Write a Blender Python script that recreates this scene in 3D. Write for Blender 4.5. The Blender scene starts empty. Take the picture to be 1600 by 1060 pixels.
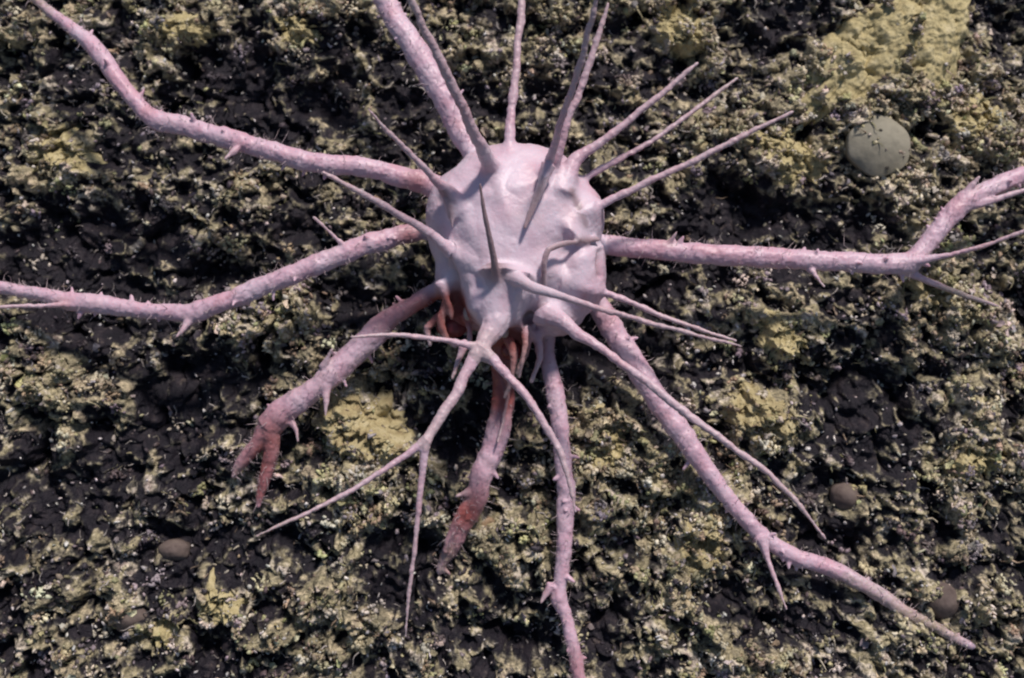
import bpy, bmesh, math
import numpy as np
from mathutils import Vector

C = bpy.context.scene.collection
sc = bpy.context.scene
rng = np.random.default_rng(7)

# ------------------------------------------------------------------ camera, sky, sun, exposure
S = 0.0005                      # metres per unit of the layout plane (the plane is about 0.8 m wide)
D = 2000.0                      # camera distance in the same units: 1 m
PITCH = math.radians(55)
Rv = np.array([1.0, 0, 0])
Uv = np.array([0, math.sin(PITCH), math.cos(PITCH)])
Nv = np.array([0, -math.cos(PITCH), math.sin(PITCH)])
ORIGIN = np.array([0, 0, 0.6])

def plane(u, v, h):
    """layout plane coordinates (u right, v down, h out of the slope) -> world"""
    u = np.asarray(u, float); v = np.asarray(v, float); h = np.asarray(h, float)
    return (ORIGIN + ((u - 800) * S)[..., None] * Rv - ((v - 530) * S)[..., None] * Uv + (h * S)[..., None] * Nv)

def at(x, y, h):
    k = (D - h) / D
    return plane(800 + (np.asarray(x, float) - 800) * k, 530 + (np.asarray(y, float) - 530) * k, h)

cam_d = bpy.data.cameras.new('camera'); cam = bpy.data.objects.new('camera', cam_d); C.objects.link(cam)
cam.location = ORIGIN + Nv * D * S
cam.rotation_euler = (math.pi / 2 - PITCH, 0, 0)
cam_d.lens = 45; cam_d.sensor_width = 36; cam_d.clip_start = 0.02; cam_d.clip_end = 200
cam_d.dof.use_dof = True; cam_d.dof.focus_distance = 0.98; cam_d.dof.aperture_fstop = 5.0
sc.camera = cam

SUN_EL, SUN_AZ = math.radians(66), math.radians(42)       # azimuth clockwise from +Y
w = bpy.data.worlds.new("World"); sc.world = w; w.use_nodes = True
nt = w.node_tree; bg = nt.nodes['Background']
sky = nt.nodes.new('ShaderNodeTexSky'); sky.sky_type = 'NISHITA'; sky.sun_disc = False
sky.sun_elevation = SUN_EL; sky.sun_rotation = SUN_AZ
nt.links.new(sky.outputs[0], bg.inputs[0]); bg.inputs[1].default_value = 0.062
sd = bpy.data.lights.new('sun', 'SUN'); sun = bpy.data.objects.new('sun', sd); C.objects.link(sun)
sd.energy = 3.25; sd.angle = math.radians(8); sd.color = (1.0, 0.905, 0.84)
dirv = Vector((math.cos(SUN_EL) * math.sin(SUN_AZ), math.cos(SUN_EL) * math.cos(SUN_AZ), math.sin(SUN_EL)))
sun.rotation_euler = dirv.to_track_quat('Z', 'Y').to_euler()
sc.view_settings.view_transform = 'Standard'; sc.view_settings.look = 'None'
sc.view_settings.gamma = 1; sc.view_settings.exposure = 0.3
sc.cycles.filter_width = 2.2

# ------------------------------------------------------------------ numpy noise
PERM = np.random.default_rng(3).permutation(4096).astype(np.int64)
RND = np.random.default_rng(4).random(4096)
def hsh(*c):
    r = np.zeros_like(c[0], dtype=np.int64)
    for a in c: r = PERM[(r + a.astype(np.int64)) & 4095]
    return r
def vnoise(*p):
    """value noise in any dimension, -1..1"""
    p = [np.asarray(a, float) for a in p]
    i = [np.floor(a) for a in p]; f = [a - b for a, b in zip(p, i)]
    f = [a * a * a * (a * (a * 6 - 15) + 10) for a in f]
    out = 0
    for m in range(2 ** len(p)):
        wgt = 1; cc = []
        for k in range(len(p)):
            b = (m >> k) & 1
            cc.append(i[k] + b); wgt = wgt * (f[k] if b else 1 - f[k])
        out = out + wgt * RND[hsh(*cc)]
    return out * 2 - 1
def fbm(x, y, sc_, oct_=4, seed=0, gain=.5):
    a = 1; t = 0; s = 0
    ca, sa = math.cos(.6), math.sin(.6)
    X = x / sc_ + seed * 17.3; Y = y / sc_ - seed * 9.1
    for k in range(oct_):
        t = t + a * vnoise(X, Y); s += a; a *= gain
        X, Y = (ca * X - sa * Y) * 2.03 + 5.1, (sa * X + ca * Y) * 2.03 + 1.7
    return t / s
def cell(x, y, sc_, seed=0):
    """distance to nearest jittered point (0 at the centre) and the id of that point"""
    X = x / sc_ + seed * 31.7; Y = y / sc_ + seed * 12.9
    ix, iy = np.floor(X), np.floor(Y)
    best = np.full(X.shape, 9.0); bid = np.zeros(X.shape)
    for dx in (-1, 0, 1):
        for dy in (-1, 0, 1):
            cx, cy = ix + dx, iy + dy
            h1 = hsh(cx, cy); px = cx + RND[h1]; py = cy + RND[(h1 * 7 + 13) & 4095]
            d = (X - px) ** 2 + (Y - py) ** 2
            m = d < best
            best = np.where(m, d, best); bid = np.where(m, RND[(h1 * 3 + 5) & 4095], bid)
    return np.sqrt(best), bid

# ------------------------------------------------------------------ where growth and hollows lie on the slope
PALE = [(290,40,60,.8),(450,40,55,.9),(50,30,60,.8),(100,240,60,1),(40,150,60,.3),(400,300,70,.45),(460,470,75,.8),(370,500,55,.7),
 (60,540,90,.7),(150,600,80,.6),(570,680,85,1),(630,770,65,.8),(545,750,50,.5),(350,940,50,.9),(255,980,40,.9),(60,960,80,.2),
 (540,930,60,.8),(470,960,50,.4),(800,830,60,.7),(940,700,70,.9),(960,630,60,.7),(1090,830,85,1),(1070,910,70,.8),(1200,1030,70,.9),
 (1180,640,70,.9),(1215,520,60,1),(1500,720,60,.9),(1440,450,80,.8),(1545,500,60,.6),(1480,610,55,.6),(1225,230,75,1.1),(1330,90,95,1.2),
 (1450,60,85,1.2),(1390,160,70,1),(1510,190,80,1),(1570,250,60,.5),(1060,40,60,1),(1120,90,50,.7),(860,50,55,.9),(740,70,45,.6),
 (1430,340,55,.8),(1110,470,60,.3),(980,860,60,.3),(1130,200,60,.5),(1420,820,80,.2),(1400,1020,70,.4),(1540,940,60,.3),(700,960,60,.3)]
DARK = [(180,420,130,1.2),(60,420,90,1.2),(350,110,90,.9),(440,150,80,.9),(60,100,50,.8),(195,40,40,.6),(320,620,110,1.2),(260,650,80,.6),
 (560,440,70,.9),(500,350,60,.8),(440,370,60,.5),(700,670,65,1.3),(600,620,40,.5),(1200,330,90,1.2),(1120,340,60,.9),(1010,80,55,1.2),(1170,70,60,1),
 (1265,30,50,1),(1360,350,50,.9),(1340,590,100,.9),(1170,580,55,1.1),(1555,40,50,.9),(110,760,80,1),(210,730,60,.6),(450,830,80,.8),
 (310,850,70,.8),(20,650,60,.7),(920,540,80,1.1),(1040,460,60,1.1),(640,890,60,.8),(780,930,60,.5),(1290,710,60,.7),(1110,890,40,.7),
 (1200,950,60,.9),(1320,850,60,.7),(290,1040,60,.7),(610,1040,60,.7),(960,960,60,.6),(660,460,60,.7),(960,400,50,.8),(640,180,70,.7),
 (1520,290,45,.8),(700,150,60,.4),(870,150,60,.4),(1560,820,60,.5),(540,120,60,.5),(990,560,50,.8),(1450,640,40,.6)]
def gh0(v):
    return -178 - (530 - v) * 0.21
def cover(u, v):
    h = gh0(v)
    k = D / (D - h)
    x = 800 + (u - 800) * k; y = 530 + (v - 530) * k
    wx = x + 22 * vnoise(x / 40, y / 40, np.zeros_like(x) + 3) + 9 * vnoise(x / 13, y / 13, np.zeros_like(x) + 9)
    wy = y + 22 * vnoise(x / 40, y / 40, np.zeros_like(x) + 31) + 9 * vnoise(x / 13, y / 13, np.zeros_like(x) + 19)
    c = -.03 + 0.16 * fbm(x, y, 160, 3, 5) + 0.62 * fbm(x, y, 46, 3, 2) + .25 * fbm(x, y, 17, 2, 8)
    for (a, b, r, s) in PALE:
        d2 = ((wx - a) ** 2 + (wy - b) ** 2) / (r * r)
        c = c + .78 * s * np.exp(-d2 * 1.15)
    for (a, b, r, s) in DARK:
        d2 = ((wx - a) ** 2 + (wy - b) ** 2) / (r * r)
        c = c - .8 * s * np.exp(-d2 * 1.15)
    return c
def rnd(d): return np.sqrt(np.clip(1 - np.minimum(d, 1) ** 2, 0, 1))
def gpos(u, v, c=None, fine=True, want=False):
    """height of the rock plus the sideways lean that makes boulders and lumps overhang their downhill side"""
    if c is None: c = cover(u, v)
    wu = u + 16 * vnoise(u / 38, v / 38) + 6 * vnoise(u / 14, v / 14); wv = v + 16 * vnoise(u / 38 + 50, v / 38) + 6 * vnoise(u / 14 + 50, v / 14)
    d1, i1 = cell(wu, wv * 1.1, 92, 1); d2, i2 = cell(wu, wv, 44, 3)
    l1 = 52 * (rnd(d1 * 1.2) - .6) * (.35 + i1); l2 = 34 * (rnd(d2 * 1.18) - .5) * (.3 + i2)
    h = gh0(v) + 24 * fbm(u, v, 300, 3, 1) + 40 * np.clip(c, -1.1, .7) + l1 + l2
    lean = .34 * (l1 + l2)
    du = 0; crest = 0
    if fine:
        # curling crests of crust: ridged noise at two sizes, standing higher where there is growth
        a1 = 1 - np.abs(fbm(wu, wv, 40, 2, 21)) * 2.6; a2 = 1 - np.abs(fbm(u + 5 * vnoise(u / 11, v / 11), v, 19, 2, 23)) * 2.4
        a3 = 1 - np.abs(fbm(u, v, 9, 2, 25)) * 2.2
        crest = (.42 * a1 + .38 * a2 + .20 * a3) - .38
        crest = crest + .22 * (rnd(d2 * 1.18) - .62) + .16 * (rnd(d1 * 1.2) - .6)
        g = np.clip(.65 + .8 * c, .35, 1.25)
        d, i = cell(wu, wv, 19, 2)
        l3 = 8 * (rnd(d * 1.1) - .5) * (0.2 + 1.3 * i)
        h = h + l3 + g * 27 * crest; lean = lean + .5 * l3 + 7 * crest * g
        du = 5 * fbm(u, v, 12, 2, 12)
    if want: return h, du, lean, crest
    return h, du, lean
def gheight(u, v, c=None, fine=True): return gpos(u, v, c, fine)[0]

# ------------------------------------------------------------------ helpers
def mesh_from(name, verts, faces_flat, counts, mat=None, parent=None, smooth=True, attrs=None, link=True):
    me = bpy.data.meshes.new(name)
    verts = np.asarray(verts, np.float32); n = len(verts)
    me.vertices.add(n); me.vertices.foreach_set('co', verts.ravel())
    fl = np.asarray(faces_flat, np.int32).ravel(); counts = np.asarray(counts, np.int32)
    me.loops.add(len(fl)); me.loops.foreach_set('vertex_index', fl)
    me.polygons.add(len(counts))
    st = np.concatenate([[0], np.cumsum(counts)[:-1]]).astype(np.int32)
    me.polygons.foreach_set('loop_start', st)
    me.polygons.foreach_set('use_smooth', np.full(len(counts), smooth))
    me.update(calc_edges=True)
    for k, a in (attrs or {}).items():
        if a.ndim == 1:
            at_ = me.attributes.new(k, 'FLOAT', 'POINT'); at_.data.foreach_set('value', a.astype(np.float32))
        else:
            at_ = me.attributes.new(k, 'FLOAT_COLOR', 'POINT')
            b = np.ones((n, 4), np.float32); b[:, :3] = a; at_.data.foreach_set('color', b.ravel())
    if mat: me.materials.append(mat)
    o = bpy.data.objects.new(name, me)
    if link: C.objects.link(o)
    if parent: o.parent = parent
    return o
def tag(o, label=None, cat=None, group=None, kind=None):
    if label: o['label'] = label
    if cat: o['category'] = cat
    if group: o['group'] = group
    if kind: o['kind'] = kind
    return o
class NT:
    def __init__(s, name):
        s.m = bpy.data.materials.new(name); s.m.use_nodes = True; s.t = s.m.node_tree
        s.b = s.t.nodes['Principled BSDF']
    def n(s, typ, **kw):
        x = s.t.nodes.new('ShaderNode' + typ)
        for k, v in kw.items():
            if k.startswith('i_'):
                key = k[2:]; x.inputs[int(key) if key.isdigit() else key].default_value = v
            else: setattr(x, k, v)
        return x
    def l(s, a, b): s.t.links.new(a, b)
    def attr(s, name): return s.n('Attribute', attribute_name=name)
    def noise(s, scale, detail=4, rough=.6, dist=0, w=None):
        x = s.n('TexNoise', i_Scale=scale, i_Detail=detail, i_Roughness=rough, i_Distortion=dist)
        g = s.n('NewGeometry'); s.l(g.outputs['Position'], x.inputs['Vector']); return x
    def ramp(s, src, stops, interp='LINEAR'):
        r = s.n('ValToRGB'); r.color_ramp.interpolation = interp
        e = r.color_ramp.elements
        while len(e) > len(stops): e.remove(e[-1])
        while len(e) < len(stops): e.new(0.5)
        for k, (p, c) in enumerate(stops):
            e[k].position = p; e[k].color = (*c, 1) if hasattr(c, '__len__') else (c, c, c, 1)
        s.l(src, r.inputs[0]); return r
    def mix(s, f, a, b, bt='MIX'):
        x = s.n('Mix', data_type='RGBA', blend_type=bt)
        for k, v in ((0, f), (6, a), (7, b)):
            if hasattr(v, 'links') or hasattr(v, 'is_linked'): s.l(v, x.inputs[k])
            else: x.inputs[k].default_value = v if k == 0 else (*v, 1)
        return x.outputs[2]
    def bump(s, src, dist, strength=1):
        b = s.n('Bump', i_Strength=strength, i_Distance=dist); s.l(src, b.inputs['Height'])
        s.l(b.outputs[0], s.b.inputs['Normal'])

# ------------------------------------------------------------------ materials
def mat_rock():
    m = NT('rock_and_growth')
    cov = m.attr('cover').outputs['Fac']
    n1 = m.noise(75, 5, .72, .4); n2 = m.noise(310, 3, .7); n3 = m.noise(26, 5, .68, .3)
    dark = m.ramp(n1.outputs[0], [(.3, (.0045, .004, .008)), (.5, (.010, .008, .014)), (.62, (.028, .022, .028)), (.75, (.13, .10, .085))])
    pale = m.ramp(n3.outputs[0], [(.28, (.26, .20, .17)), (.40, (.52, .44, .29)), (.46, (.24, .21, .14)), (.54, (.38, .33, .20)), (.60, (.60, .53, .43)), (.68, (.30, .23, .20)), (.8, (.56, .50, .45))])
    sp = m.ramp(n2.outputs[0], [(.35, .4), (.52, 1.0), (.66, 1.5)])
    pale2 = m.mix(1.0, pale.outputs[0], sp.outputs[0], 'MULTIPLY')
    # growth where the cover is high, broken up by the fine grain
    a = m.n('Math', operation='MULTIPLY_ADD'); m.l(cov, a.inputs[0]); a.inputs[1].default_value = .42; m.l(n1.outputs[0], a.inputs[2])
    a0 = m.n('Math', operation='MULTIPLY_ADD'); m.l(m.attr('crest').outputs['Fac'], a0.inputs[0]); a0.inputs[1].default_value = .75; m.l(a.outputs[0], a0.inputs[2])
    f = m.ramp(a0.outputs[0], [(.52, 0), (.60, .55), (.72, 1)])
    f2 = m.ramp(a0.outputs[0], [(.39, 0), (.53, 1)])
    mid = m.ramp(n2.outputs[0], [(.35, (.020, .017, .018)), (.5, (.065, .058, .048)), (.62, (.13, .12, .10)), (.72, (.24, .22, .19))])
    dk = m.mix(f2.outputs[0], dark.outputs[0], mid.outputs[0])
    col = m.mix(f.outputs[0], dk, pale2)
    m.l(col, m.b.inputs['Base Color'])
    m.b.inputs['Roughness'].default_value = .62
    m.b.inputs['Specular IOR Level'].default_value = .3
    m.bump(n2.outputs[0], .003, .9)
    return m.m
def mat_grain(name='grain', rough=.55):
    m = NT(name); a = m.attr('Col')
    n = m.noise(420, 3, .7)
    r = m.ramp(n.outputs[0], [(.3, .5), (.6, 1.1)])
    m.l(m.mix(1.0, a.outputs['Color'], r.outputs[0], 'MULTIPLY'), m.b.inputs['Base Color'])
    m.b.inputs['Roughness'].default_value = rough
    m.bump(n.outputs[0], .0012, .8)
    return m.m
def mat_sponge(name, c1, c2, c3, scale=90, pore=.5, bump=.003):
    m = NT(name)
    n = m.noise(scale, 5, .65, .3); v = m.n('TexVoronoi', i_Scale=scale * 2.6)
    g = m.n('NewGeometry'); m.l(g.outputs['Position'], v.inputs['Vector'])
    r = m.ramp(n.outputs[0], [(.3, c1), (.5, c2), (.72, c3)])
    p = m.ramp(v.outputs[0], [(.05, pore), (.3, 1)])
    m.l(m.mix(1.0, r.outputs[0], p.outputs[0], 'MULTIPLY'), m.b.inputs['Base Color'])
    m.b.inputs['Roughness'].default_value = .8
    m.b.inputs['Specular IOR Level'].default_value = .2
    mm = m.n('Math', operation='MULTIPLY_ADD'); m.l(v.outputs[0], mm.inputs[0]); mm.inputs[1].default_value = .5; m.l(n.outputs[0], mm.inputs[2])
    m.bump(mm.outputs[0], bump, .7)
    return m.m
def mat_crab():
    m = NT('crab_shell')
    red = m.attr('red').outputs['Fac']; pale = m.attr('pale').outputs['Fac']; dirt = m.attr('dirt').outputs['Fac']
    n = m.noise(38, 4, .6, .5); n2 = m.noise(260, 3, .7)
    base = m.ramp(n.outputs[0], [(.28, (.50, .28, .33)), (.45, (.56, .35, .43)), (.6, (.55, .40, .49)), (.78, (.66, .51, .60))])
    b2 = m.mix(pale, base.outputs[0], (.64, .54, .63))
    b2 = m.mix(m.ramp(n.outputs[0], [(.5, 0), (.72, .35)]).outputs[0], b2, (.60, .36, .38))
    a = m.n('Math', operation='MULTIPLY_ADD'); m.l(n.outputs[0], a.inputs[0]); a.inputs[1].default_value = .35; m.l(red, a.inputs[2])
    rf = m.ramp(a.outputs[0], [(.30, 0), (.95, 1)])
    b3 = m.mix(rf.outputs[0], b2, (.30, .085, .075))
    a2 = m.n('Math', operation='MULTIPLY_ADD'); m.l(n2.outputs[0], a2.inputs[0]); a2.inputs[1].default_value = .6; m.l(dirt, a2.inputs[2])
    df = m.ramp(a2.outputs[0], [(.55, 0), (.95, 1)])
    b4 = m.mix(df.outputs[0], b3, (.30, .25, .17))
    sm_ = m.n('Math', operation='MULTIPLY'); m.l(m.attr('spine').outputs['Fac'], sm_.inputs[0]); sm_.inputs[1].default_value = .75
    b4 = m.mix(sm_.outputs[0], b4, (.46, .36, .37))
    b4 = m.mix(m.attr('furrow_shade').outputs['Fac'], b4, (.22, .14, .15))  # furrow tint, plus shadow stripes painted into the shell colour
    m.l(b4, m.b.inputs['Base Color'])
    m.b.inputs['Roughness'].default_value = .44
    m.b.inputs['Specular IOR Level'].default_value = .42
    m.b.inputs['Subsurface Weight'].default_value = .22
    m.b.inputs['Subsurface Radius'].default_value = (1, .4, .4)
    m.b.inputs['Subsurface Scale'].default_value = .004
    m.bump(n2.outputs[0], .0007, .55)
    return m.m
def mat_plain(name, col, rough=.5):
    m = NT(name); n = m.noise(200, 2, .6)
    r = m.ramp(n.outputs[0], [(.3, tuple(.7 * c for c in col)), (.7, col)])
    m.l(r.outputs[0], m.b.inputs['Base Color']); m.b.inputs['Roughness'].default_value = rough
    return m.m
M_ROCK = mat_rock(); M_GRAIN = mat_grain(); M_CRAB = mat_crab()

# ------------------------------------------------------------------ the sea floor: one sheet, fine here and coarser far out
def spaced(a, b, step, far):
    mid = np.arange(a, b + step, step)
    d = []; s = step; x = 0
    while x < far: s *= 1.16; x += s; d.append(x)
    d = np.array(d)
    return np.concatenate([(a - d)[::-1], mid, mid[-1] + d])
us = spaced(-260, 1860, 2.25, 26000); vs = spaced(-260, 1300, 2.25, 26000)
UU, VV = np.meshgrid(us, vs)
CO = cover(UU, VV)
fade = np.clip(1 - (np.maximum(np.abs(UU - 800) - 3000, 0) + np.maximum(np.abs(VV - 530) - 3000, 0)) / 6000, 0, 1)
HH, DU, LN, CR = gpos(UU, VV, CO, True, True)
HH = gh0(VV) + (HH - gh0(VV)) * fade
nv, nu = UU.shape
idx = np.arange(nv * nu).reshape(nv, nu)
q = np.stack([idx[:-1, :-1], idx[1:, :-1], idx[1:, 1:], idx[:-1, 1:]], -1).reshape(-1, 4)
fl = mesh_from('ground', plane(UU + DU * fade, VV + LN * fade, HH).reshape(-1, 3), q, np.full(len(q), 4), M_ROCK, attrs={'cover': CO.ravel(), 'crest': CR.ravel()})
tag(fl, 'dark rocky sea floor crusted with pale growth', None, kind='structure'); 

# ------------------------------------------------------------------ loose rubble, crumbs and turf: uncountable stuff
def sample(n, fn, u0=-250, u1=1850, v0=-250, v1=1290):
    U = rng.uniform(u0, u1, n); V = rng.uniform(v0, v1, n)
    c = cover(U, V); k = rng.random(n) < fn(c)
    return U[k], V[k], c[k]
bm = bmesh.new(); bmesh.ops.create_icosphere(bm, subdivisions=1, radius=1)
ICO_V = np.array([v.co[:] for v in bm.verts]); ICO_F = np.array([[v.index for v in f.verts] for f in bm.faces]); bm.free()
def rotm(n):
    qd = rng.normal(size=(n, 4)); qd /= np.linalg.norm(qd, axis=1)[:, None]
    w_, x, y, z = qd.T
    return np.stack([np.stack([1 - 2 * (y * y + z * z), 2 * (x * y - z * w_), 2 * (x * z + y * w_)], -1),
                     np.stack([2 * (x * y + z * w_), 1 - 2 * (x * x + z * z), 2 * (y * z - x * w_)], -1),
                     np.stack([2 * (x * z - y * w_), 2 * (y * z + x * w_), 1 - 2 * (x * x + y * y)], -1)], 1)
def palette(c, n):
    P = np.array([[.52,.46,.29],[.38,.36,.19],[.58,.52,.40],[.40,.30,.20],[.22,.17,.12],[.60,.53,.46],[.30,.25,.27],[.12,.09,.09],[.05,.04,.05],[.34,.28,.30]])
    wl = np.array([1.2, 1.0, 1.2, .7, .8, .5, .3, .2, .1, .2]); wd = np.array([.12, .12, .3, .2, .5, .45, .8, 1.3, 2.6, .5])
    t = np.clip(c * 1.6 + .35, 0, 1)[:, None]
    W = wl * t + wd * (1 - t); W = np.cumsum(W / W.sum(1, keepdims=True), 1)
    k = (rng.random(n)[:, None] > W).sum(1).clip(0, 9)
    return P[k] * rng.uniform(.65, 1.25, (n, 1)) * rng.uniform(.92, 1.08, (n, 3))
def nuggets(name, n, fn, rlo, rhi, mat, label, colf=None, flat=.6, lift=.3):
    U, V, c = sample(n, fn); n = len(U)
    h, du, ln = gpos(U, V, c); U = U + du; V = V + ln
    r = rlo + (rhi - rlo) * rng.random(n) ** 2.2
    A = rotm(n) * (r[:, None, None] * S)
    v = ICO_V[None] * rng.uniform(.55, 1.35, (n, len(ICO_V), 1)) * np.stack([rng.uniform(.8, 1.5, n), rng.uniform(.6, 1, n), rng.uniform(flat * .6, flat, n)], -1)[:, None, :]
    v = np.einsum('nvk,njk->nvj', v, A) + plane(U, V, h + r * lift)[:, None, :]
    col = palette(c, n) if colf is None else colf(c, n)
    col = np.repeat(col, len(ICO_V), 0)
    F = (ICO_F[None] + (np.arange(n) * len(ICO_V))[:, None, None]).reshape(-1, 3)
    o = mesh_from(name, v.reshape(-1, 3), F, np.full(len(F), 3), mat, attrs={'Col': col}, smooth=True)
    return tag(o, label, 'rubble', kind='stuff')
nuggets('seabed_rubble', 20000, lambda c: np.clip(.55 + .7 * c, .1, 1), 1.8, 7, M_GRAIN, 'small dark and cream crumbs of rubble lying all over the rock', lift=.35)
def whites(c, n): return np.array([.72, .67, .64]) * rng.uniform(.6, 1.15, (n, 1)) * rng.uniform(.94, 1.06, (n, 3))
nuggets('shell_grit', 10000, lambda c: np.clip(.5 + .3 * c, .1, 1), 1.6, 5.2, mat_grain('shell_grit', .25), 'tiny white shell fragments glinting on the rock', whites, .5, .9)

def flakes(name, n, fn, r0, r1, colf, label):
    """thin curled irregular flakes of crust, 3 x 3 points each, bent both ways"""
    U, V, c = sample(n, fn); n = len(U)
    h, du, ln = gpos(U, V, c); U = U + du; V = V + ln
    r = r0 + (r1 - r0) * rng.random(n) ** 2
    gx, gy = np.meshgrid([-1, -.33, .33, 1], [-1, -.33, .33, 1]); gx = gx.ravel(); gy = gy.ravel()
    P = np.stack([np.broadcast_to(gx, (n, 16)) * (1 - .3 * gy ** 2) * rng.uniform(.7, 1.7, (n, 1)), np.broadcast_to(gy, (n, 16)) * rng.uniform(.35, 1, (n, 1)) * (1 - .3 * gx ** 2), rng.uniform(-.8, .8, (n, 1)) * gx ** 2 + rng.uniform(-.6, .6, (n, 1)) * gy ** 2 + rng.uniform(-.4, .4, (n, 1)) * gx * gy], -1)
    P = P + rng.normal(size=P.shape) * .16
    A = rotm(n) * (r[:, None, None] * S)
    v = np.einsum('nvk,njk->nvj', P, A) + plane(U, V, h + r * .5)[:, None, :]
    f = np.array([[j * 4 + i, j * 4 + i + 1, j * 4 + i + 5, j * 4 + i + 4] for j in range(3) for i in range(3)])
    F = (f[None] + (np.arange(n) * 16)[:, None, None]).reshape(-1, 4)
    o = mesh_from(name, v.reshape(-1, 3), F, np.full(len(F), 4), M_GRAIN, attrs={'Col': np.repeat(colf(c, n), 16, 0)})
    return tag(o, label, 'crust', kind='stuff')
flakes('crust_flakes', 9000, lambda c: np.clip(.42 + .9 * c, .06, 1), 2.5, 8, lambda c, n: palette(c + .25, n), 'curled cream and tan flakes of crust standing up from the rock')

def clumps(name, nc, fn, label, k0=8, k1=26, spread=15, r0=1.8, r1=5.2):
    """knobbly crust: heaps of small knobs sharing a colour"""
    U, V, c = sample(nc, fn); n = len(U)
    cnt = rng.integers(k0, k1, n); cc = palette(np.minimum(c + .2, .9), n); sp = rng.uniform(.45, 1.25, n) * spread
    ii = np.repeat(np.arange(n), cnt); m = len(ii)
    dx = rng.normal(size=m) * .55; dy = rng.normal(size=m) * .42; rr = np.hypot(dx, dy)
    u = U[ii] + dx * sp[ii]; v_ = V[ii] + dy * sp[ii]
    h, du, ln = gpos(u, v_); r = r0 + (r1 - r0) * rng.random(m) ** 1.8
    h = h + np.clip(1 - rr ** 2, 0, 1) * sp[ii] * rng.uniform(.2, .75, m)
    A = rotm(m) * (r[:, None, None] * S)
    w3 = ICO_V[None] * rng.uniform(.6, 1.35, (m, 12, 1)) * np.stack([rng.uniform(.8, 1.9, m), rng.uniform(.6, 1, m), rng.uniform(.5, 1, m)], -1)[:, None, :]
    w3 = np.einsum('nvk,njk->nvj', w3, A) + plane(u + du, v_ + ln, h)[:, None, :]
    col = cc[ii] * rng.uniform(.7, 1.35, (m, 1))
    F = (ICO_F[None] + (np.arange(m) * 12)[:, None, None]).reshape(-1, 3)
    o = mesh_from(name, w3.reshape(-1, 3), F, np.full(len(F), 3), M_GRAIN, attrs={'Col': np.repeat(col, 12, 0)})
    return tag(o, label, 'crust', kind='stuff')
clumps('knobbly_crust', 5200, lambda c: np.clip(.36 + .95 * c, .05, 1), 'knobbly cream and tan crust heaped on the rock')

def strands(name, n, fn, L0, L1, r0, r1, colf, label, cat, up=.5, seg=5, curl=.6, mat=None):
    """bent tapering threads of three sides rising from the rock"""
    U, V, c = sample(n, fn); n = len(U)
    h, du, ln = gpos(U, V, c); U = U + du; V = V + ln; h = h - 2
    L = L0 + (L1 - L0) * rng.random(n) ** 1.8; R = rng.uniform(r0, r1, n)
    p = np.stack([U, -V, h], -1)
    d = rng.normal(size=(n, 3)); d[:, 2] = np.abs(d[:, 2]) * up + .25; d /= np.linalg.norm(d, axis=1)[:, None]
    rings = []
    for s in range(seg + 1):
        a = np.cross(d, np.array([.3, .5, .8])); a /= np.linalg.norm(a, axis=1)[:, None]; b = np.cross(d, a)
        rr = (R * (1 - .75 * s / seg))[:, None]
        for k in range(3):
            an = k * 2.0944
            rings.append(p + rr * (a * math.cos(an) + b * math.sin(an)))
        d = d + rng.normal(size=(n, 3)) * curl * .5; d /= np.linalg.norm(d, axis=1)[:, None]
        p = p + d * (L / seg)[:, None]
    P = np.stack(rings, 1).reshape(-1, 3)
    f = []
    for s in range(seg):
        for k in range(3):
            f.append([s * 3 + k, s * 3 + (k + 1) % 3, s * 3 + 3 + (k + 1) % 3, s * 3 + 3 + k])
    nvp = (seg + 1) * 3
    F = (np.array(f)[None] + (np.arange(n) * nvp)[:, None, None]).reshape(-1, 4)
    o = mesh_from(name, plane(P[:, 0], -P[:, 1], P[:, 2]), F, np.full(len(F), 4), mat or M_GRAIN, attrs={'Col': np.repeat(colf(c, n), nvp, 0)})
    return tag(o, label, cat, kind='stuff')
def turfcol(c, n):
    P = np.array([[.46,.40,.24],[.33,.31,.16],[.52,.46,.35],[.36,.26,.18]])
    return P[rng.integers(0, 4, n)] * rng.uniform(.6, 1.2, (n, 1))
strands('hydroid_turf', 15000, lambda c: np.clip(.1 + 1.1 * c, .06, 1), 8, 28, 1.2, 2.8, turfcol, 'short yellowish turf of fine threads growing on the rock', 'turf', up=.7)
def wormcol(c, n): return np.array([.50, .45, .42]) * rng.uniform(.45, 1.15, (n, 1))
strands('worm_tubes', 6500, lambda c: np.clip(.5 + .2 * c, .2, .8), 8, 30, 1.1, 2.3, wormcol, 'fine pale crooked tubes scattered over the dark rock', 'tubes', up=.35, curl=1.1)

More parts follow.
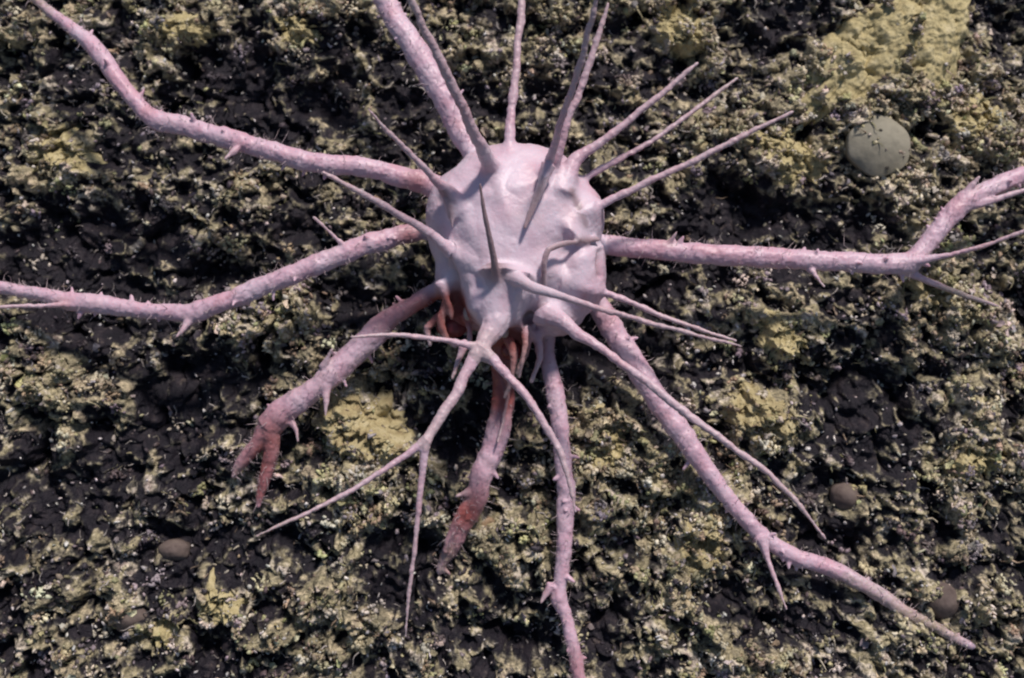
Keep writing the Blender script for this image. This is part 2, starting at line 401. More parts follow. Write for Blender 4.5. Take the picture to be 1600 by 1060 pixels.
# ------------------------------------------------------------------ sponges
def patch_sponge(x, y, rx, ry, th, ang, mat, name, label, cat, group=None, seed=0, rough=.3, nr=56, na=200, dome=.5):
    k = (D - gh0(y)) / D; u0 = 800 + (x - 800) * k; v0 = 530 + (y - 530) * k; rx *= k; ry *= k
    t = np.linspace(0, 1, nr)[:, None]; a = np.linspace(0, 2 * math.pi, na, endpoint=False)[None, :]
    hf = 0 if dome > .9 else 1
    out = 1 + rough * (vnoise(np.cos(a) * 1.6 + seed, np.sin(a) * 1.6 + seed * 3) + hf * .5 * vnoise(np.cos(a) * 5 + seed, np.sin(a) * 5) + hf * .3 * vnoise(np.cos(a) * 13 + seed, np.sin(a) * 13))
    out = 1 + (out - 1) * t ** 1.6
    X = t * out * rx * np.cos(a); Y = t * out * ry * np.sin(a)
    U = u0 + X * math.cos(ang) - Y * math.sin(ang); V = v0 + X * math.sin(ang) + Y * math.cos(ang)
    if dome > .9: g = U * 0 + np.percentile(gheight(U, V, fine=False), 60)
    elif rough > .5:
        g, du_, ln_ = gpos(U, V); th = th * .8 + 2; g = g * .85 + np.percentile(g, 60) * .15; U = U + du_ * (1 - t ** 4); V = V + ln_
    else: g = gheight(U, V, fine=False); g = g * .5 + g.mean() * .5
    H = g + th * (1 - t ** 2.6) ** dome * (1 + .0 * a) + rough * th * .9 * fbm(U, V, 26, 3, seed) * (1 - t ** 4) - 5 * t
    dk_, ik_ = cell(U, V, 15, seed + 2)
    H = H + rough * (4 + 7 * hf) * fbm(U, V, 8, 3, seed + 1) * (1 - t ** 6) + rough * (3 + 10 * hf) * (rnd(dk_) - .6) * (.3 + ik_) * (1 - t ** 6) * (.35 if .5 < rough else 1)
    vv = plane(U, V, H); low = plane(U[-1] , V[-1], H[-1] - 22)[None]
    vv = np.concatenate([vv[1:], low], 0)
    c0 = plane(np.array([U[0, 0]]), np.array([V[0, 0]]), np.array([H[0, 0]])); cb = plane(np.array([U[0, 0]]), np.array([V[0, 0]]), np.array([H[-1].mean() - 24]))
    nrr = vv.shape[0]; P = np.concatenate([vv.reshape(-1, 3), c0, cb])
    f = []; cn = []; I = lambda i, j: i * na + j % na
    for i in range(nrr - 1):
        for j in range(na): f += [I(i, j), I(i + 1, j), I(i + 1, j + 1), I(i, j + 1)]; cn.append(4)
    for j in range(na):
        f += [nrr * na, I(0, j), I(0, j + 1)]; cn.append(3)
        f += [nrr * na + 1, I(nrr - 1, j + 1), I(nrr - 1, j)]; cn.append(3)
    ctr = P.mean(0)
    o = mesh_from(name, P - ctr, f, cn, mat); o.location = ctr
    return tag(o, label, cat, group)
M_YEL = mat_sponge('yellow_sponge', (.28, .23, .12), (.44, .375, .20), (.54, .47, .29))
M_OCH = mat_sponge('ochre_sponge', (.24, .18, .10), (.39, .33, .18), (.50, .44, .28))
M_GRY = mat_sponge('grey_sponge', (.22, .205, .16), (.28, .26, .20), (.33, .305, .24), 60, .88, .0006)
M_BRN = mat_sponge('brown_sponge', (.08, .06, .055), (.13, .10, .09), (.18, .145, .12), 70, .8, .001)
patches = [
 (1345,85,135,52,30,-.8,M_YEL,'broad smooth yellow sponge crust sloping up to the top edge above the round grey sponge'),
 (1458,60,105,44,28,-1.2,M_YEL,'yellow sponge crust at the top edge, right of the broad smooth crust'),
 (1225,235,58,40,18,.3,M_YEL,'bright lumpy yellow sponge left of the round grey sponge'),
 (1215,525,38,32,15,.2,M_YEL,'yellow sponge lump just beyond the tips of the paired side spines'),
 (1095,835,52,34,14,1.9,M_OCH,'ochre sponge patch in the gap left of the lower right leg'),
 (1060,42,44,26,16,.8,M_YEL,'yellow sponge ridge at the top edge between the tall spines and the dark hollow'),
 (575,680,58,46,20,.5,M_OCH,'golden ochre sponge mound between the open claw and the forked front spine'),
 (255,980,30,26,13,.1,M_YEL,'small knobbly yellow sponge near the bottom left corner'),
 (350,935,36,26,12,.7,M_YEL,'low yellow sponge patch under the far end of the forked spine'),
 (100,235,42,32,15,.3,M_YEL,'green yellow sponge clump in the crook of the bent upper left leg'),
 (1500,715,44,26,13,-.2,M_YEL,'pale yellow sponge ledge near the right edge below the long side leg'),
 (1185,640,42,34,13,.4,M_OCH,'ochre sponge patch above the long diagonal spine'),
 (950,690,38,28,11,-.4,M_YEL,'yellow green sponge patch right of the straight lower leg'),
 (1440,455,46,22,12,.5,M_OCH,'ochre sponge strip under the knee of the long right leg'),
 (1510,190,50,34,14,-.8,M_YEL,'pitted cream sponge bank right of the round grey sponge'),
 (295,40,48,24,13,0,M_YEL,'cream yellow sponge patch at the top edge right of the upper left leg'),
 (465,45,40,26,13,.4,M_YEL,'cream yellow sponge patch at the top edge left of the thick upper leg'),
]
for i, (x, y, rx, ry, th, an, mt, lb) in enumerate(patches):
    patch_sponge(x, y, rx, ry, th * (.6 if i > 1 else 1), an, mt, 'encrusting_sponge', lb, 'sponge', 'yellow sponges encrusting the rock', seed=i + 1, rough=.55 if i > 1 else .27)
rounds = [
 (1360,234,49,46,13,M_GRY,'large smooth round grey sponge at upper right'),
 (1466,936,31,28,20,M_BRN,'dull brown round sponge beside the far lower right leg'),
 (1318,776,24,22,16,M_BRN,'small grey brown round sponge past the end of the long diagonal spine'),
 (205,964,27,24,17,M_BRN,'olive brown round sponge at lower left beside the knobbly yellow sponge'),
 (270,862,24,17,14,M_BRN,'flattened grey round sponge at left, above the low yellow sponge patch'),
]
for i, (x, y, rx, ry, th, mt, lb) in enumerate(rounds):
    o = patch_sponge(x, y, rx, ry, th, 0, mt, 'round_sponge', lb, 'sponge', 'round sponges on the rock', seed=40 + i, rough=.07, dome=.999)
    o.location = o.location + Vector(Nv * S * (15 if i == 0 else 1))
    if i == 0:
        for (dx, dy, r) in ((-27, 25, 2.5), (16, -30, 3.5), (26, 28, 4)):
            # small dark pores (oscula) set in its face
            k = (D - gh0(y)) / D
            ctr = Vector(at(x + dx, y + dy, 0)); co = cam.location
            dg = bpy.context.evaluated_depsgraph_get()
            loc_o = o.location; mw = o.matrix_world
            hit, p, nrm, _ = o.ray_cast(co - loc_o, (ctr - co).normalized())
            if hit:
                b = bmesh.new(); bmesh.ops.create_uvsphere(b, u_segments=14, v_segments=8, radius=1)
                for v in b.verts:
                    w2 = Vector(Rv) * v.co.x * r * S + Vector(Uv) * v.co.y * r * .8 * S + Vector(Nv) * v.co.z * r * .3 * S
                    v.co = w2 + p
                me = bpy.data.meshes.new('pore'); b.to_mesh(me); b.free()
                for pl in me.polygons: pl.use_smooth = True
                me.materials.append(bpy.data.materials.get('pore') or mat_plain('pore', (.05, .045, .035), .9))
                oo = bpy.data.objects.new('pore', me); C.objects.link(oo); oo.parent = o

# ------------------------------------------------------------------ the crab
# limbs, spines and tubes along shadow stripes: (x, y, radius, h) joints; radii are as seen
LEG = {
 'LA': [(700,300,28,-70),(662,285,25,-75),(615,272,20,-72),(560,262,20,-66),(500,255,21,-62),(400,231,21,-66),(300,200,21,-80),(252,190,22,-84),(225,175,18,-88),(195,140,17,-96),(165,98,18,-110),(138,66,18,-125),(110,42,13,-140),(70,12,10,-165),(20,-35,9,-205),(-30,-80,7,-240)],
 'LB': [(710,370,24,-75),(660,364,15,-80),(628,366,18,-78),(585,378,20,-70),(540,396,20,-64),(450,431,20,-58),(350,472,18,-62),(298,490,21,-66),(270,489,16,-70),(220,486,15,-78),(150,474,19,-88),(110,470,18,-94),(50,458,13,-108),(-40,445,12,-130),(-120,460,8,-180)],
 'LT': [(750,260,26,-60),(728,222,24,-70),(695,155,27,-80),(660,95,27,-90),(625,40,25,-105),(600,0,22,-118),(560,-60,18,-140),(500,-130,12,-250)],
 'R1': [(880,385,26,-60),(930,383,19,-62),(980,386,17,-58),(1060,394,18,-54),(1150,401,19,-52),(1280,406,18,-56),(1380,413,19,-62),(1420,412,20,-66),(1445,385,16,-70),(1475,346,18,-78),(1508,314,20,-84),(1535,302,17,-90),(1600,272,15,-108),(1680,235,12,-150),(1740,215,8,-210)],
 'R2': [(900,440,28,-70),(938,482,24,-78),(975,545,25,-72),(1030,628,25,-60),(1085,708,22,-52),(1140,780,18,-48),(1178,824,18,-48),(1200,846,17,-50),(1245,872,18,-54),(1290,886,18,-60),(1330,902,17,-56),(1380,930,15,-54),(1420,958,14,-52),(1470,985,11,-52),(1520,1010,8,-56)],
 'R3': [(850,500,24,-80),(855,550,17,-82),(868,610,20,-76),(878,700,20,-62),(884,790,20,-50),(882,860,18,-44),(876,915,16,-42),(874,934,20,-42),(884,965,14,-38),(897,1010,15,-32),(906,1060,15,-28),(915,1120,11,-30)],
 'CL': [(715,430,26,-60),(690,450,19,-62),(650,474,16,-66),(612,497,19,-76),(590,515,25,-80),(555,550,24,-76),(520,584,25,-70),(500,602,20,-68),(470,624,24,-70),(440,645,27,-74),(420,668,27,-78)],
 'CF': [(425,660,24,-76),(406,688,16,-80),(386,710,14,-86),(370,732,9,-90),(364,746,4,-92)],
 'CG': [(422,670,22,-76),(424,705,15,-80),(416,740,12,-86),(407,774,8,-90),(403,792,4,-92)],
 'CR': [(790,500,30,-70),(786,560,20,-74),(788,620,22,-70),(776,680,25,-62),(762,722,22,-58),(748,765,22,-56),(733,800,21,-60),(716,832,17,-66),(700,868,13,-74),(688,895,8,-82)],
 'CR2': [(745,770,14,-58),(722,800,12,-52),(706,835,9,-56),(697,862,6,-62)],
}
SPN = {
 'a': [(776,272,24,15),(762,250,17,60),(746,215,14,110),(722,165,12,160),(690,100,11,205),(655,30,9,245),(625,-40,6,280)],
 'b': [(795,262,22,10),(795,222,13,0),(799,170,9,-12),(803,150,11,-15),(805,120,9,-20),(810,60,9,-30),(815,28,10,-36),(814,-10,7,-42),(818,-80,5,-60)],
 'c': [(848,282,16,15),(858,254,11,60),(870,210,8.5,115),(890,150,8,170),(910,90,8,215),(924,30,7,250),(936,-30,6,280)],
 'd': [(862,275,16,20),(872,240,11,40),(885,200,9,52),(905,140,9,55),(927,80,8,58),(945,25,6,62),(950,5,3,64)],
 'e': [(875,300,28,20),(900,252,15,15),(935,224,10,14),(985,186,8,14),(1040,142,7,14),(1075,112,6,14),(1090,99,3,14)],
 'f': [(890,310,20,0),(905,286,11,-14),(940,264,8,-22),(1000,232,6,-30),(1060,192,5.5,-38),(1110,154,5.5,-46),(1152,122,3,-52)],
 'g': [(890,360,34,10),(918,333,18,12),(945,317,10,14),(990,296,8.5,18),(1060,263,7.5,22),(1130,228,7,26),(1190,199,6,30),(1240,174,3,34)],
 'h': [(720,325,22,30),(694,294,12,58),(668,268,8,80),(640,240,6.5,102),(605,205,5.5,126),(575,170,3,146)],
 'i': [(725,420,22,10),(700,390,15,30),(668,362,11,48),(635,342,9.5,62),(590,316,8,80),(545,291,6.5,96),(505,270,5,112)],
 'jj': [(777,440,8,66),(774,418,8,88),(767,385,7,112),(758,340,6,136),(750,288,3,160)],  # thin spine added along a dark shade stripe
 'cv': [(849,448,7,52),(849,412,7,72),(857,391,7,72),(885,380,7,52),(938,374,8,6)],
 'cw': [(692,292,8,48),(703,322,7,48),(707,358,4.5,44)],
 'cx': [(893,298,7,22),(903,325,6.5,26),(915,352,4.5,18)],
 'cy': [(857,258,10,64),(842,300,8,70),(819,358,5,76)],  # cv to cy: tubes shaped along shadow stripes on the carapace
 'j': [(775,425,26,42),(798,434,18,70),(835,449,13,100),(880,465,9,118),(930,480,7.5,136),(1000,500,6.5,158),(1080,522,5,182),(1160,542,2.5,206)],
 'k': [(915,430,22,0),(938,455,10,-4),(975,468,7,-2),(1020,488,6,2),(1080,510,5,8),(1150,533,3,16)],
 'l': [(850,485,26,10),(875,500,18,36),(905,522,13,56),(950,552,10,68),(1000,590,10,78),(1050,630,10,86),(1090,660,9,92),(1150,703,7.5,98),(1200,740,7,102),(1245,785,6,106),(1290,842,3,108)],
 'm': [(790,440,50,30),(782,480,38,42),(768,515,24,58),(757,538,17,72),(752,550,13,80)],
 'n': [(752,545,13,78),(735,575,11,88),(712,615,11,102),(690,650,10.5,116),(665,690,10.5,130)],
 'o': [(667,688,9,130),(640,708,7.5,136),(600,735,6.5,146),(540,772,6,160),(470,806,5,176),(400,838,3,190)],
 'p': [(664,690,9.5,130),(661,730,7.5,130),(655,790,6.5,128),(648,850,6,126),(640,920,5,122),(634,995,2.5,118)],
 'q': [(752,548,13,78),(778,572,10,86),(812,608,10,96),(845,655,9,106),(872,700,8.5,112),(888,745,6,116),(899,800,3,118)],
 'r': [(756,545,11,76),(735,540,8,84),(700,532,6.5,96),(650,526,6,112),(600,523,5.5,126),(548,527,3,140)],
 's': [(726,535,7,60),(718,560,5,62),(706,592,3,64)],
 't': [(1415,412,10,-58),(1480,400,5.5,-40),(1540,384,5,-24),(1605,360,4,-4),(1660,340,2,12)],
 'u': [(1400,415,11,-66),(1440,436,7,-72),(1490,455,6,-80),(1560,479,3,-92)],
 'v': [(1515,318,10,-82),(1555,312,6,-80),(1620,292,4,-76),(1670,280,2,-74)],
 'w': [(1188,840,9,-40),(1200,875,5,-30),(1215,915,4.5,-18),(1229,952,2.5,-8)],
 'x': [(298,495,9,-62),(288,512,5,-52),(276,527,3,-44)],
 'y': [(140,476,9,-88),(90,477,5,-78),(30,479,4,-66),(-40,482,2.5,-52)],
 'z': [(373,230,6,-60),(362,240,4.5,-50),(352,249,2.5,-44)],
 'aa': [(508,604,10,-62),(510,625,5,-54),(508,650,2.5,-48)],
 'ab': [(790,580,6,-60),(795,610,4,-44),(786,660,3.5,-34),(777,692,2,-28)],
 'ac': [(818,505,8,10),(820,540,5,16),(811,590,3,18)],
 'ad': [(1040,388,6,-52),(1050,375,4,-42),(1057,363,2,-36)],
 'ae': [(1265,418,6,-52),(1275,432,3.5,-42),(1288,448,2,-36)],
 'af': [(545,392,5,-60),(527,374,3.5,-52),(510,358,3,-46),(490,340,3,-40)],
 'ag': [(505,575,6,-60),(512,560,4,-52),(520,545,2,-46)],
 'ma': [(700,470,9,-10),(688,500,8,-14),(697,530,6,-18),(712,542,4,-20)],
 'mb': [(722,490,7,-10),(736,515,6,-8),(732,540,4,-8)],
 'mc': [(792,525,8,-10),(803,560,7,-8),(797,600,5,-10),(788,622,3,-14)],
 'md': [(826,505,9,-20),(822,545,7,-22),(808,585,5,-24)],
 'me': [(690,492,7,-30),(668,512,6,-34),(672,540,4,-38)],
 'mf': [(838,520,10,-30),(842,560,6,-34),(830,596,4,-36)],
 'ah': [(690,440,12,0),(702,470,9,0),(706,500,6,-6)],
 'ai': [(450,655,6,-72),(462,670,4,-64),(465,690,2,-60)],
 'aj': [(1510,305,9,-82),(1520,288,5,-76),(1530,276,2,-72)],
 'ak': [(862,916,8,-38),(852,930,4.5,-34),(845,942,2,-30)],
 'al': [(735,770,8,-50),(722,772,4,-44),(712,776,2,-40)],
}
BLOB = [ # x, y, h, rx, ry, rz of the carapace's swellings
 (800,340,-22,132,108,76),(792,418,-15,100,80,78),(898,430,-28,50,68,62),(905,340,-26,40,54,54),(778,462,4,56,58,60),
 (712,345,-32,48,78,60),(712,430,-42,32,52,48),(872,478,-34,44,50,50),(804,262,-30,90,38,52),
 (790,375,18,70,80,48),(722,495,-50,30,26,34),(800,500,-60,60,44,40),
]
def resample(pts, step=5.0):
    P = np.array(pts, float); n = len(P)
    # Catmull-Rom through the joints
    Q = np.vstack([2 * P[0] - P[1], P, 2 * P[-1] - P[-2]])
    out = []
    for i in range(n - 1):
        p0, p1, p2, p3 = Q[i], Q[i + 1], Q[i + 2], Q[i + 3]
        L = np.linalg.norm((p2 - p1)[:2]) + abs(p2[3] - p1[3]); k = max(2, int(L / step))
        for t in np.arange(k) / k:
            c = .5 * ((2 * p1) + (-p0 + p2) * t + (2 * p0 - 5 * p1 + 4 * p2 - p3) * t * t + (-p0 + 3 * p1 - 3 * p2 + p3) * t ** 3)
            lin = p1 + (p2 - p1) * t
            out.append(.4 * c + .6 * lin)
    out.append(P[-1]); out = np.array(out); out[:, 2] = np.maximum(out[:, 2], 1.8)
    return out
VV_, FF_, CN_ = [], [], []
nbase = 0
def tube(pts, sides=14, wob=.06, thin=1.0, seed=0, nub=0):
    global nbase
    q = resample(pts); n = len(q)
    lat = 2.2 * (q[:, 2] / 10).clip(.3, 1.4)
    s = np.arange(n) * 5.0
    q[:, 0] += lat * vnoise(s / 42 + seed * 7.7, s * 0 + .5) * np.minimum(1, np.arange(n) / 4); q[:, 1] += lat * vnoise(s / 42 + seed * 3.1, s * 0 + 9.5) * np.minimum(1, np.arange(n) / 4)
    if sides == 10: thin = thin + .45 * np.exp(-s / 28)
    ctr = at(q[:, 0], q[:, 1], q[:, 3]); r = q[:, 2] * thin * S * (D - q[:, 3]) / D
    r = r * (1 + wob * vnoise(s / 14 + seed, s * 0 + 2.5) + wob * .3 * vnoise(s / 9 + seed, s * 0 + 7.5))
    t = np.gradient(ctr, axis=0); t /= np.linalg.norm(t, axis=1)[:, None]
    ref = Nv - (t @ Nv)[:, None] * t; ln = np.linalg.norm(ref, axis=1)[:, None]; ref = np.where(ln > .15, ref, Uv - (t @ Uv)[:, None] * t); ref /= np.linalg.norm(ref, axis=1)[:, None]
    b = np.cross(t, ref)
    a = np.linspace(0, 2 * math.pi, sides, endpoint=False)
    ring = ctr[:, None] + r[:, None, None] * (np.cos(a)[None, :, None] * ref[:, None] + np.sin(a)[None, :, None] * b[:, None])
    e0 = ctr[0] - t[0] * r[0] * .7; e1 = ctr[-1] + t[-1] * r[-1]
    VV_.append(np.vstack([ring.reshape(-1, 3), e0, e1]))
    for i in range(n - 1):
        for j in range(sides):
            j2 = (j + 1) % sides
            FF_.extend([nbase + i * sides + j, nbase + i * sides + j2, nbase + (i + 1) * sides + j2, nbase + (i + 1) * sides + j]); CN_.append(4)
    for j in range(sides):
        j2 = (j + 1) % sides
        FF_.extend([nbase + n * sides, nbase + j2, nbase + j]); CN_.append(3)
        FF_.extend([nbase + n * sides + 1, nbase + (n - 1) * sides + j, nbase + (n - 1) * sides + j2]); CN_.append(3)
    nbase += n * sides + 2
    return ctr, r, ref, b, t
def ball(x, y, h, rx, ry, rz):
    global nbase
    b = bmesh.new(); bmesh.ops.create_icosphere(b, subdivisions=4, radius=1)
    v = np.array([p.co[:] for p in b.verts]); f = [p.index for fc in b.faces for p in fc.verts]; b.free()
    k = (D - h) / D * S
    VV_.append(at(x, y, h) + v[:, :1] * rx * k * Rv + v[:, 1:2] * ry * k * Uv + v[:, 2:] * rz * k * Nv)
    FF_.extend([nbase + i for i in f]); CN_.extend([3] * (len(f) // 3)); nbase += len(v)
for bl in BLOB: ball(*bl)
leg_lines = []
for i, (k, p) in enumerate(LEG.items()):
    c_, r_, ref_, b_, t_ = tube(p, 18, .04 if k in ('CF', 'CG', 'CL') else .09, {'LA': .75, 'LT': .74, 'R1': .88, 'R2': .74, 'R3': .70, 'CR': .80}.get(k, .81), i + 1)
    leg_lines.append((k, c_, r_, ref_, b_, t_))
for i, (k, p) in enumerate(SPN.items()): tube(p, 10, .02 if k == 'jj' else .09, .7 if len(p) > 4 and k not in 'mn' else .8, i + 20)
# small thorns along the legs, part of the shell
r2 = np.random.default_rng(11)
def px_of(P):
    d = P - ORIGIN; h = d @ Nv / S; k = (D - h) / D
    return 800 + d @ Rv / S / k, 530 - d @ Uv / S / k, h
for (k, c_, r_, ref_, b_, t_) in leg_lines:
    if len(c_) < 30: continue
    m = int(len(c_) * 5 / 48)
    for j in range(m):
        i = r2.integers(8, len(c_) - 2); an = r2.uniform(0, 6.28) if r2.random() < .3 else r2.choice([1.57, -1.57]) + r2.normal() * .5
        dr = ref_[i] * math.cos(an) + b_[i] * math.sin(an) + t_[i] * .35
        ln = (3 + 11 * r2.random() ** 2) * S
        x0, y0, h0 = px_of(c_[i] + dr * r_[i] * .7); x1, y1, h1 = px_of(c_[i] + dr * (r_[i] + ln))
        rr = r2.uniform(2.6, 4.6)
        tube([(x0, y0, rr + 1.2, h0), ((x0 + x1) / 2, (y0 + y1) / 2, rr, (h0 + h1) / 2), (x1, y1, 2.0, h1)], 8, .0, 1, 0)
raw = mesh_from('shell_pieces', np.vstack(VV_), FF_, CN_)
md = raw.modifiers.new('r', 'REMESH'); md.mode = 'VOXEL'; md.voxel_size = 1.45 * S; md.use_smooth_shade = True
sm = raw.modifiers.new('s', 'SMOOTH'); sm.factor = .5; sm.iterations = 5
dg = bpy.context.evaluated_depsgraph_get(); ev = raw.evaluated_get(dg)
me = bpy.data.meshes.new_from_object(ev); bpy.data.objects.remove(raw)
n = len(me.vertices); co = np.empty(n * 3, np.float32); me.vertices.foreach_get('co', co); co = co.reshape(-1, 3).astype(float)
no = np.empty(n * 3, np.float32); me.vertices.foreach_get('normal', no); no = no.reshape(-1, 3).astype(float)
X, Y, H = px_of(co)
# relax the carapace so that its swellings flow together, leaving the spines their width
ed = np.empty(len(me.edges) * 2, np.int32); me.edges.foreach_get('vertices', ed); ed = ed.reshape(-1, 2)
X, Y, H = px_of(co)
sd_ = np.full(n, 1e9)
for (bx, by, bh, rx, ry, rz) in BLOB:
    q_ = np.sqrt(((X - bx) / rx) ** 2 + ((Y - by) / ry) ** 2 + ((H - bh) / rz) ** 2)
    sd_ = np.minimum(sd_, (q_ - 1) * min(rx, ry, rz))
wgt = np.clip(1 - (sd_ - 3) / 14, 0, 1) * .6
deg = np.bincount(ed.ravel(), minlength=n).astype(float)
for it in range(140):
    for_ = np.stack([np.bincount(ed[:, 0], co[ed[:, 1], k], n) + np.bincount(ed[:, 1], co[ed[:, 0], k], n) for k in range(3)], 1) / np.maximum(deg, 1)[:, None]
    co = co + (for_ - co) * wgt[:, None]
me.vertices.foreach_set('co', co.astype(np.float32).ravel()); me.update()
me.vertices.foreach_get('normal', no_ := np.empty(n * 3, np.float32)); no = no_.reshape(-1, 3).astype(float)
X, Y, H = px_of(co)
body = np.exp(-(((X - 805) / 150) ** 2 + ((Y - 370) / 160) ** 2) ** 3)
def seg_w(pts, wd):
    out = np.zeros(n)
    for (x0, y0, s0), (x1, y1, s1) in zip(pts[:-1], pts[1:]):
        dx, dy = x1 - x0, y1 - y0; t = np.clip(((X - x0) * dx + (Y - y0) * dy) / (dx * dx + dy * dy), 0, 1)
        d_ = np.hypot(X - x0 - t * dx, Y - y0 - t * dy)
        out = np.maximum(out, (s0 + (s1 - s0) * t) * np.exp(-(d_ / wd) ** 2))
    return out
on = (sd_ < 10).astype(float)
GR = [([(697,396,.6),(708,430,1),(712,470,1)], 7), ([(852,440,.5),(848,470,1),(828,500,1),(822,525,1)], 9), ([(935,395,.8),(938,430,.8)], 5)]
SHADE_LINES = [([(936,374,.9),(885,380,.9),(857,391,1),(849,412,1),(849,450,.9)], 6), ([(690,292,.8),(703,322,.9),(707,358,.7)], 6), ([(893,298,.9),(903,325,.9),(915,352,.7)], 6),
         ([(857,262,.5),(842,300,.9),(819,358,.9)], 6)]  # paths of the painted shadow stripes below the spine bases
fur_shade = np.zeros(n)
for p_, w_ in GR: fur_shade = np.maximum(fur_shade, seg_w(p_, w_))
fur_shade = fur_shade * on * (H > -70)
RI = [([(768,265,.8),(785,310,.9),(800,350,.3)], 15), ([(855,262,.8),(850,310,.8),(835,360,.3)], 13), ([(775,425,.35),(755,380,.25),(745,330,.1)], 14),
      ([(890,345,.3),(925,325,1)], 12), ([(700,300,.9),(730,340,.5),(745,380,.1)], 13), ([(700,385,.9),(735,410,.4)], 13), ([(782,440,.6),(770,500,1)], 16),
      ([(820,440,.2),(850,482,1)], 14), ([(885,265,.8),(870,300,.3)], 12), ([(900,450,.3),(932,455,.9)], 11), ([(900,405,.7),(940,390,.9)], 13), ([(860,400,.3),(880,440,.8),(870,480,.6)], 11), ([(725,310,.2),(770,300,.6),(835,285,.5)], 12), ([(735,440,.5),(742,480,.8)], 10)]
rid = np.zeros(n)
for p_, w_ in RI: rid = np.maximum(rid, seg_w(p_, w_))
rid = rid * np.clip(1 - sd_ / 12, 0, 1) * (H > -60)
dsp = body * 3.4 * vnoise(X / 40, Y / 40, H / 40) * np.clip(1 - sd_ / 12, 0, 1) + (1 - .6 * body) * (.9 * vnoise(X / 9, Y / 9, H / 9) + .5 * vnoise(X / 4, Y / 4, H / 4)) - 8 * fur_shade + 8 * rid
co = co + no * (dsp * S)[:, None]
me.vertices.foreach_set('co', co.astype(np.float32).ravel())
def spot(x, y, r, s=1.0, ry=None):
    return s * np.exp(-(((X - x) / r) ** 2 + ((Y - y) / (ry or r)) ** 2))
red = np.zeros(n)
for a in [(700,505,34,1.1),(655,480,34,.45),(600,500,40,.4),(782,590,36,1.1,70),(740,780,60,.3),(500,590,60,.2),(705,840,60,.12),(415,700,60,.3),(730,800,40,.45),(700,870,40,.3),(400,740,50,.5),(425,665,40,.3),
          (650,285,26,.5),(640,370,26,.55),(710,480,30,.7),(1500,320,26,.25),(990,400,60,.28,16),(890,520,30,.3),(800,545,34,1.0),(765,270,16,.3),
          (900,1040,40,.4),(950,500,26,.25),(775,425,10,.5),(405,775,20,.3),(690,150,60,.12)]:
    red += spot(*a)
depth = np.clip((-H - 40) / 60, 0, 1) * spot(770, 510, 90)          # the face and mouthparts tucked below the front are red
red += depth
pale = np.clip(1.0 * body - .55 * vnoise(X / 42, Y / 42, H / 42 + 8) - .3 * vnoise(X / 18, Y / 18, H / 18 + 8), 0, 1) * .85
dirt = np.zeros(n)
for a in [(1450,985,90,.55),(1330,920,70,.35),(60,5,50,.45),(700,880,50,.45),(1500,460,60,.7,26),(375,740,26,.4),(1230,790,60,.4),(430,830,60,.5),(1150,140,70,.45),(570,170,40,.3)]:
    dirt += spot(*a)
red = red * np.clip((45 - H) / 25, 0, 1) ; red += spot(765, 262, 16, .25)
spk = seg_w([(776, 425, 1), (766, 380, .9), (750, 285, .9)], 22) * (H > 62) * (sd_ > 4)  # shade of the jj stripe, painted as dark colour
fur_shade = np.maximum(fur_shade * .5, spk * .85)
for p_, w_ in SHADE_LINES: fur_shade = np.maximum(fur_shade, seg_w(p_, w_) * .8 * (sd_ > 2) * (H > -10) * (sd_ < 34))  # cast shadows of the spines painted dark along their stripes
fur_shade = np.clip(fur_shade, 0, 1)
# spines turn tan-mauve away from the carapace
sp_ = np.zeros(n)
for k_, p_ in SPN.items():
    P_ = np.array(p_, float)
    for i_ in range(len(P_) - 1):
        A_, B_ = P_[i_], P_[i_ + 1]; rr_ = max(A_[2], B_[2]) + 5
        m_ = np.nonzero((X > min(A_[0], B_[0]) - rr_) & (X < max(A_[0], B_[0]) + rr_) & (Y > min(A_[1], B_[1]) - rr_) & (Y < max(A_[1], B_[1]) + rr_) & (sd_ > 3))[0]
        if not len(m_): continue
        q_ = np.stack([X[m_], Y[m_], H[m_]], 1); a_ = A_[[0, 1, 3]]; d_ = B_[[0, 1, 3]] - a_
        t_ = np.clip((q_ - a_) @ d_ / (d_ @ d_), 0, 1); ds = np.linalg.norm(q_ - a_ - t_[:, None] * d_, axis=1)
        f_ = (i_ + t_) / (len(P_) - 1)
        sp_[m_] = np.maximum(sp_[m_], np.where(ds < rr_, f_, 0))
spine = np.clip(sp_ * 1.15, 0, 1) * np.clip((sd_ - 4) / 30, 0, 1)
for nm, arr in (('spine', spine), ('red', red), ('pale', pale), ('dirt', dirt), ('furrow_shade', fur_shade)):
    a = me.attributes.new(nm, 'FLOAT', 'POINT'); a.data.foreach_set('value', arr.astype(np.float32))
me.materials.clear(); me.materials.append(M_CRAB)
for p in me.polygons: p.use_smooth = True
root_loc = Vector(at(805, 400, -190))
me.name = 'body'
root = bpy.data.objects.new('spider_crab', None); C.objects.link(root); root.location = root_loc
tag(root, 'pale pink long-spined spider crab spread over the dark rock', 'crab')
me.transform(__import__('mathutils').Matrix.Translation(-root_loc))
bo = bpy.data.objects.new('body', me); C.objects.link(bo); bo.parent = root
print('crab verts', n)
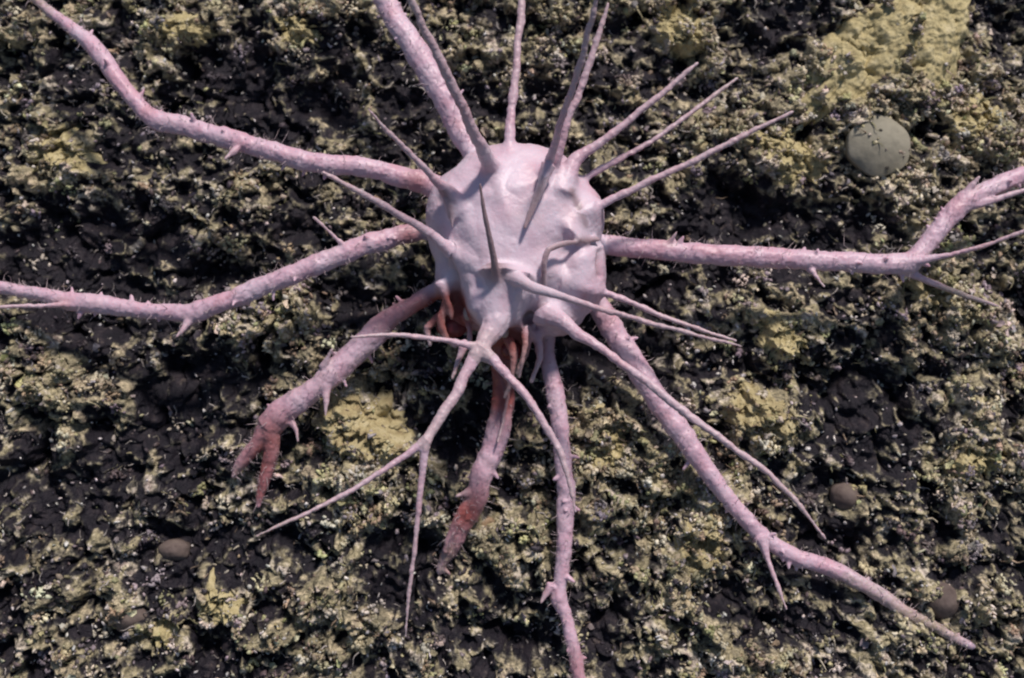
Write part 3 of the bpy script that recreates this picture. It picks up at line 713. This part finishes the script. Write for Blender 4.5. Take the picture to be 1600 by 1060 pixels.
# eyes on short stalks below the front edge, mouthparts
def child_ball(name, x, y, h, rx, ry, rz, mat):
    b = bmesh.new(); bmesh.ops.create_icosphere(b, subdivisions=3, radius=1)
    v = np.array([p.co[:] for p in b.verts]); f = [p.index for fc in b.faces for p in fc.verts]; b.free()
    P = at(x, y, h) + S * (v[:, :1] * rx * Rv + v[:, 1:2] * ry * Uv + v[:, 2:] * rz * Nv) - np.array(root_loc)
    return mesh_from(name, P, f, [3] * (len(f) // 3), mat, root)
M_EYE = mat_plain('eye_pale', (.50, .36, .33), .25); M_MOUTH = mat_plain('mouth_red', (.20, .03, .035), .4)
child_ball('eye', 731, 490, -8, 8, 13, 9, M_EYE)
child_ball('eye', 788, 520, -6, 7, 9, 8, M_EYE)
child_ball('mouthpart', 706, 512, -34, 25, 17, 16, M_MOUTH)
child_ball('mouthpart', 800, 548, -34, 18, 16, 14, M_MOUTH)
# fine bristles along the legs: one part
hv, hf = [], []
for (k, c_, r_, ref_, b_, t_) in leg_lines:
    m = int(len(c_) * 5 * .7)
    for j in range(m):
        i = r2.integers(4, len(c_) - 1); an = r2.uniform(0, 6.28)
        dr = ref_[i] * math.cos(an) + b_[i] * math.sin(an) + t_[i] * r2.normal() * .6
        ln = (3 + 15 * r2.random() ** 2.5) * S; w_ = .6 * S
        p0 = c_[i] + dr * r_[i] * .92; p1 = p0 + dr * ln * .6 + r2.normal(size=3) * ln * .15; p2 = p1 + dr * ln * .4 + r2.normal(size=3) * ln * .3
        a = np.cross(dr, t_[i]); a /= np.linalg.norm(a) + 1e-9; b = t_[i]
        o_ = len(hv)
        for pp, ww in ((p0, w_), (p1, w_ * .8)):
            for an2 in (0, 2.09, 4.19): hv.append(pp + ww * (a * math.cos(an2) + b * math.sin(an2)))
        hv.append(p2)
        for q_ in range(3):
            q2 = (q_ + 1) % 3
            hf.append([o_ + q_, o_ + q2, o_ + 3 + q2]); hf.append([o_ + q_, o_ + 3 + q2, o_ + 3 + q_]); hf.append([o_ + 3 + q_, o_ + 3 + q2, o_ + 6])
hb = mesh_from('bristles', np.array(hv) - np.array(root_loc), hf, [3] * len(hf), mat_plain('bristle', (.55, .44, .46), .6), root)
hb['kind'] = 'stuff'
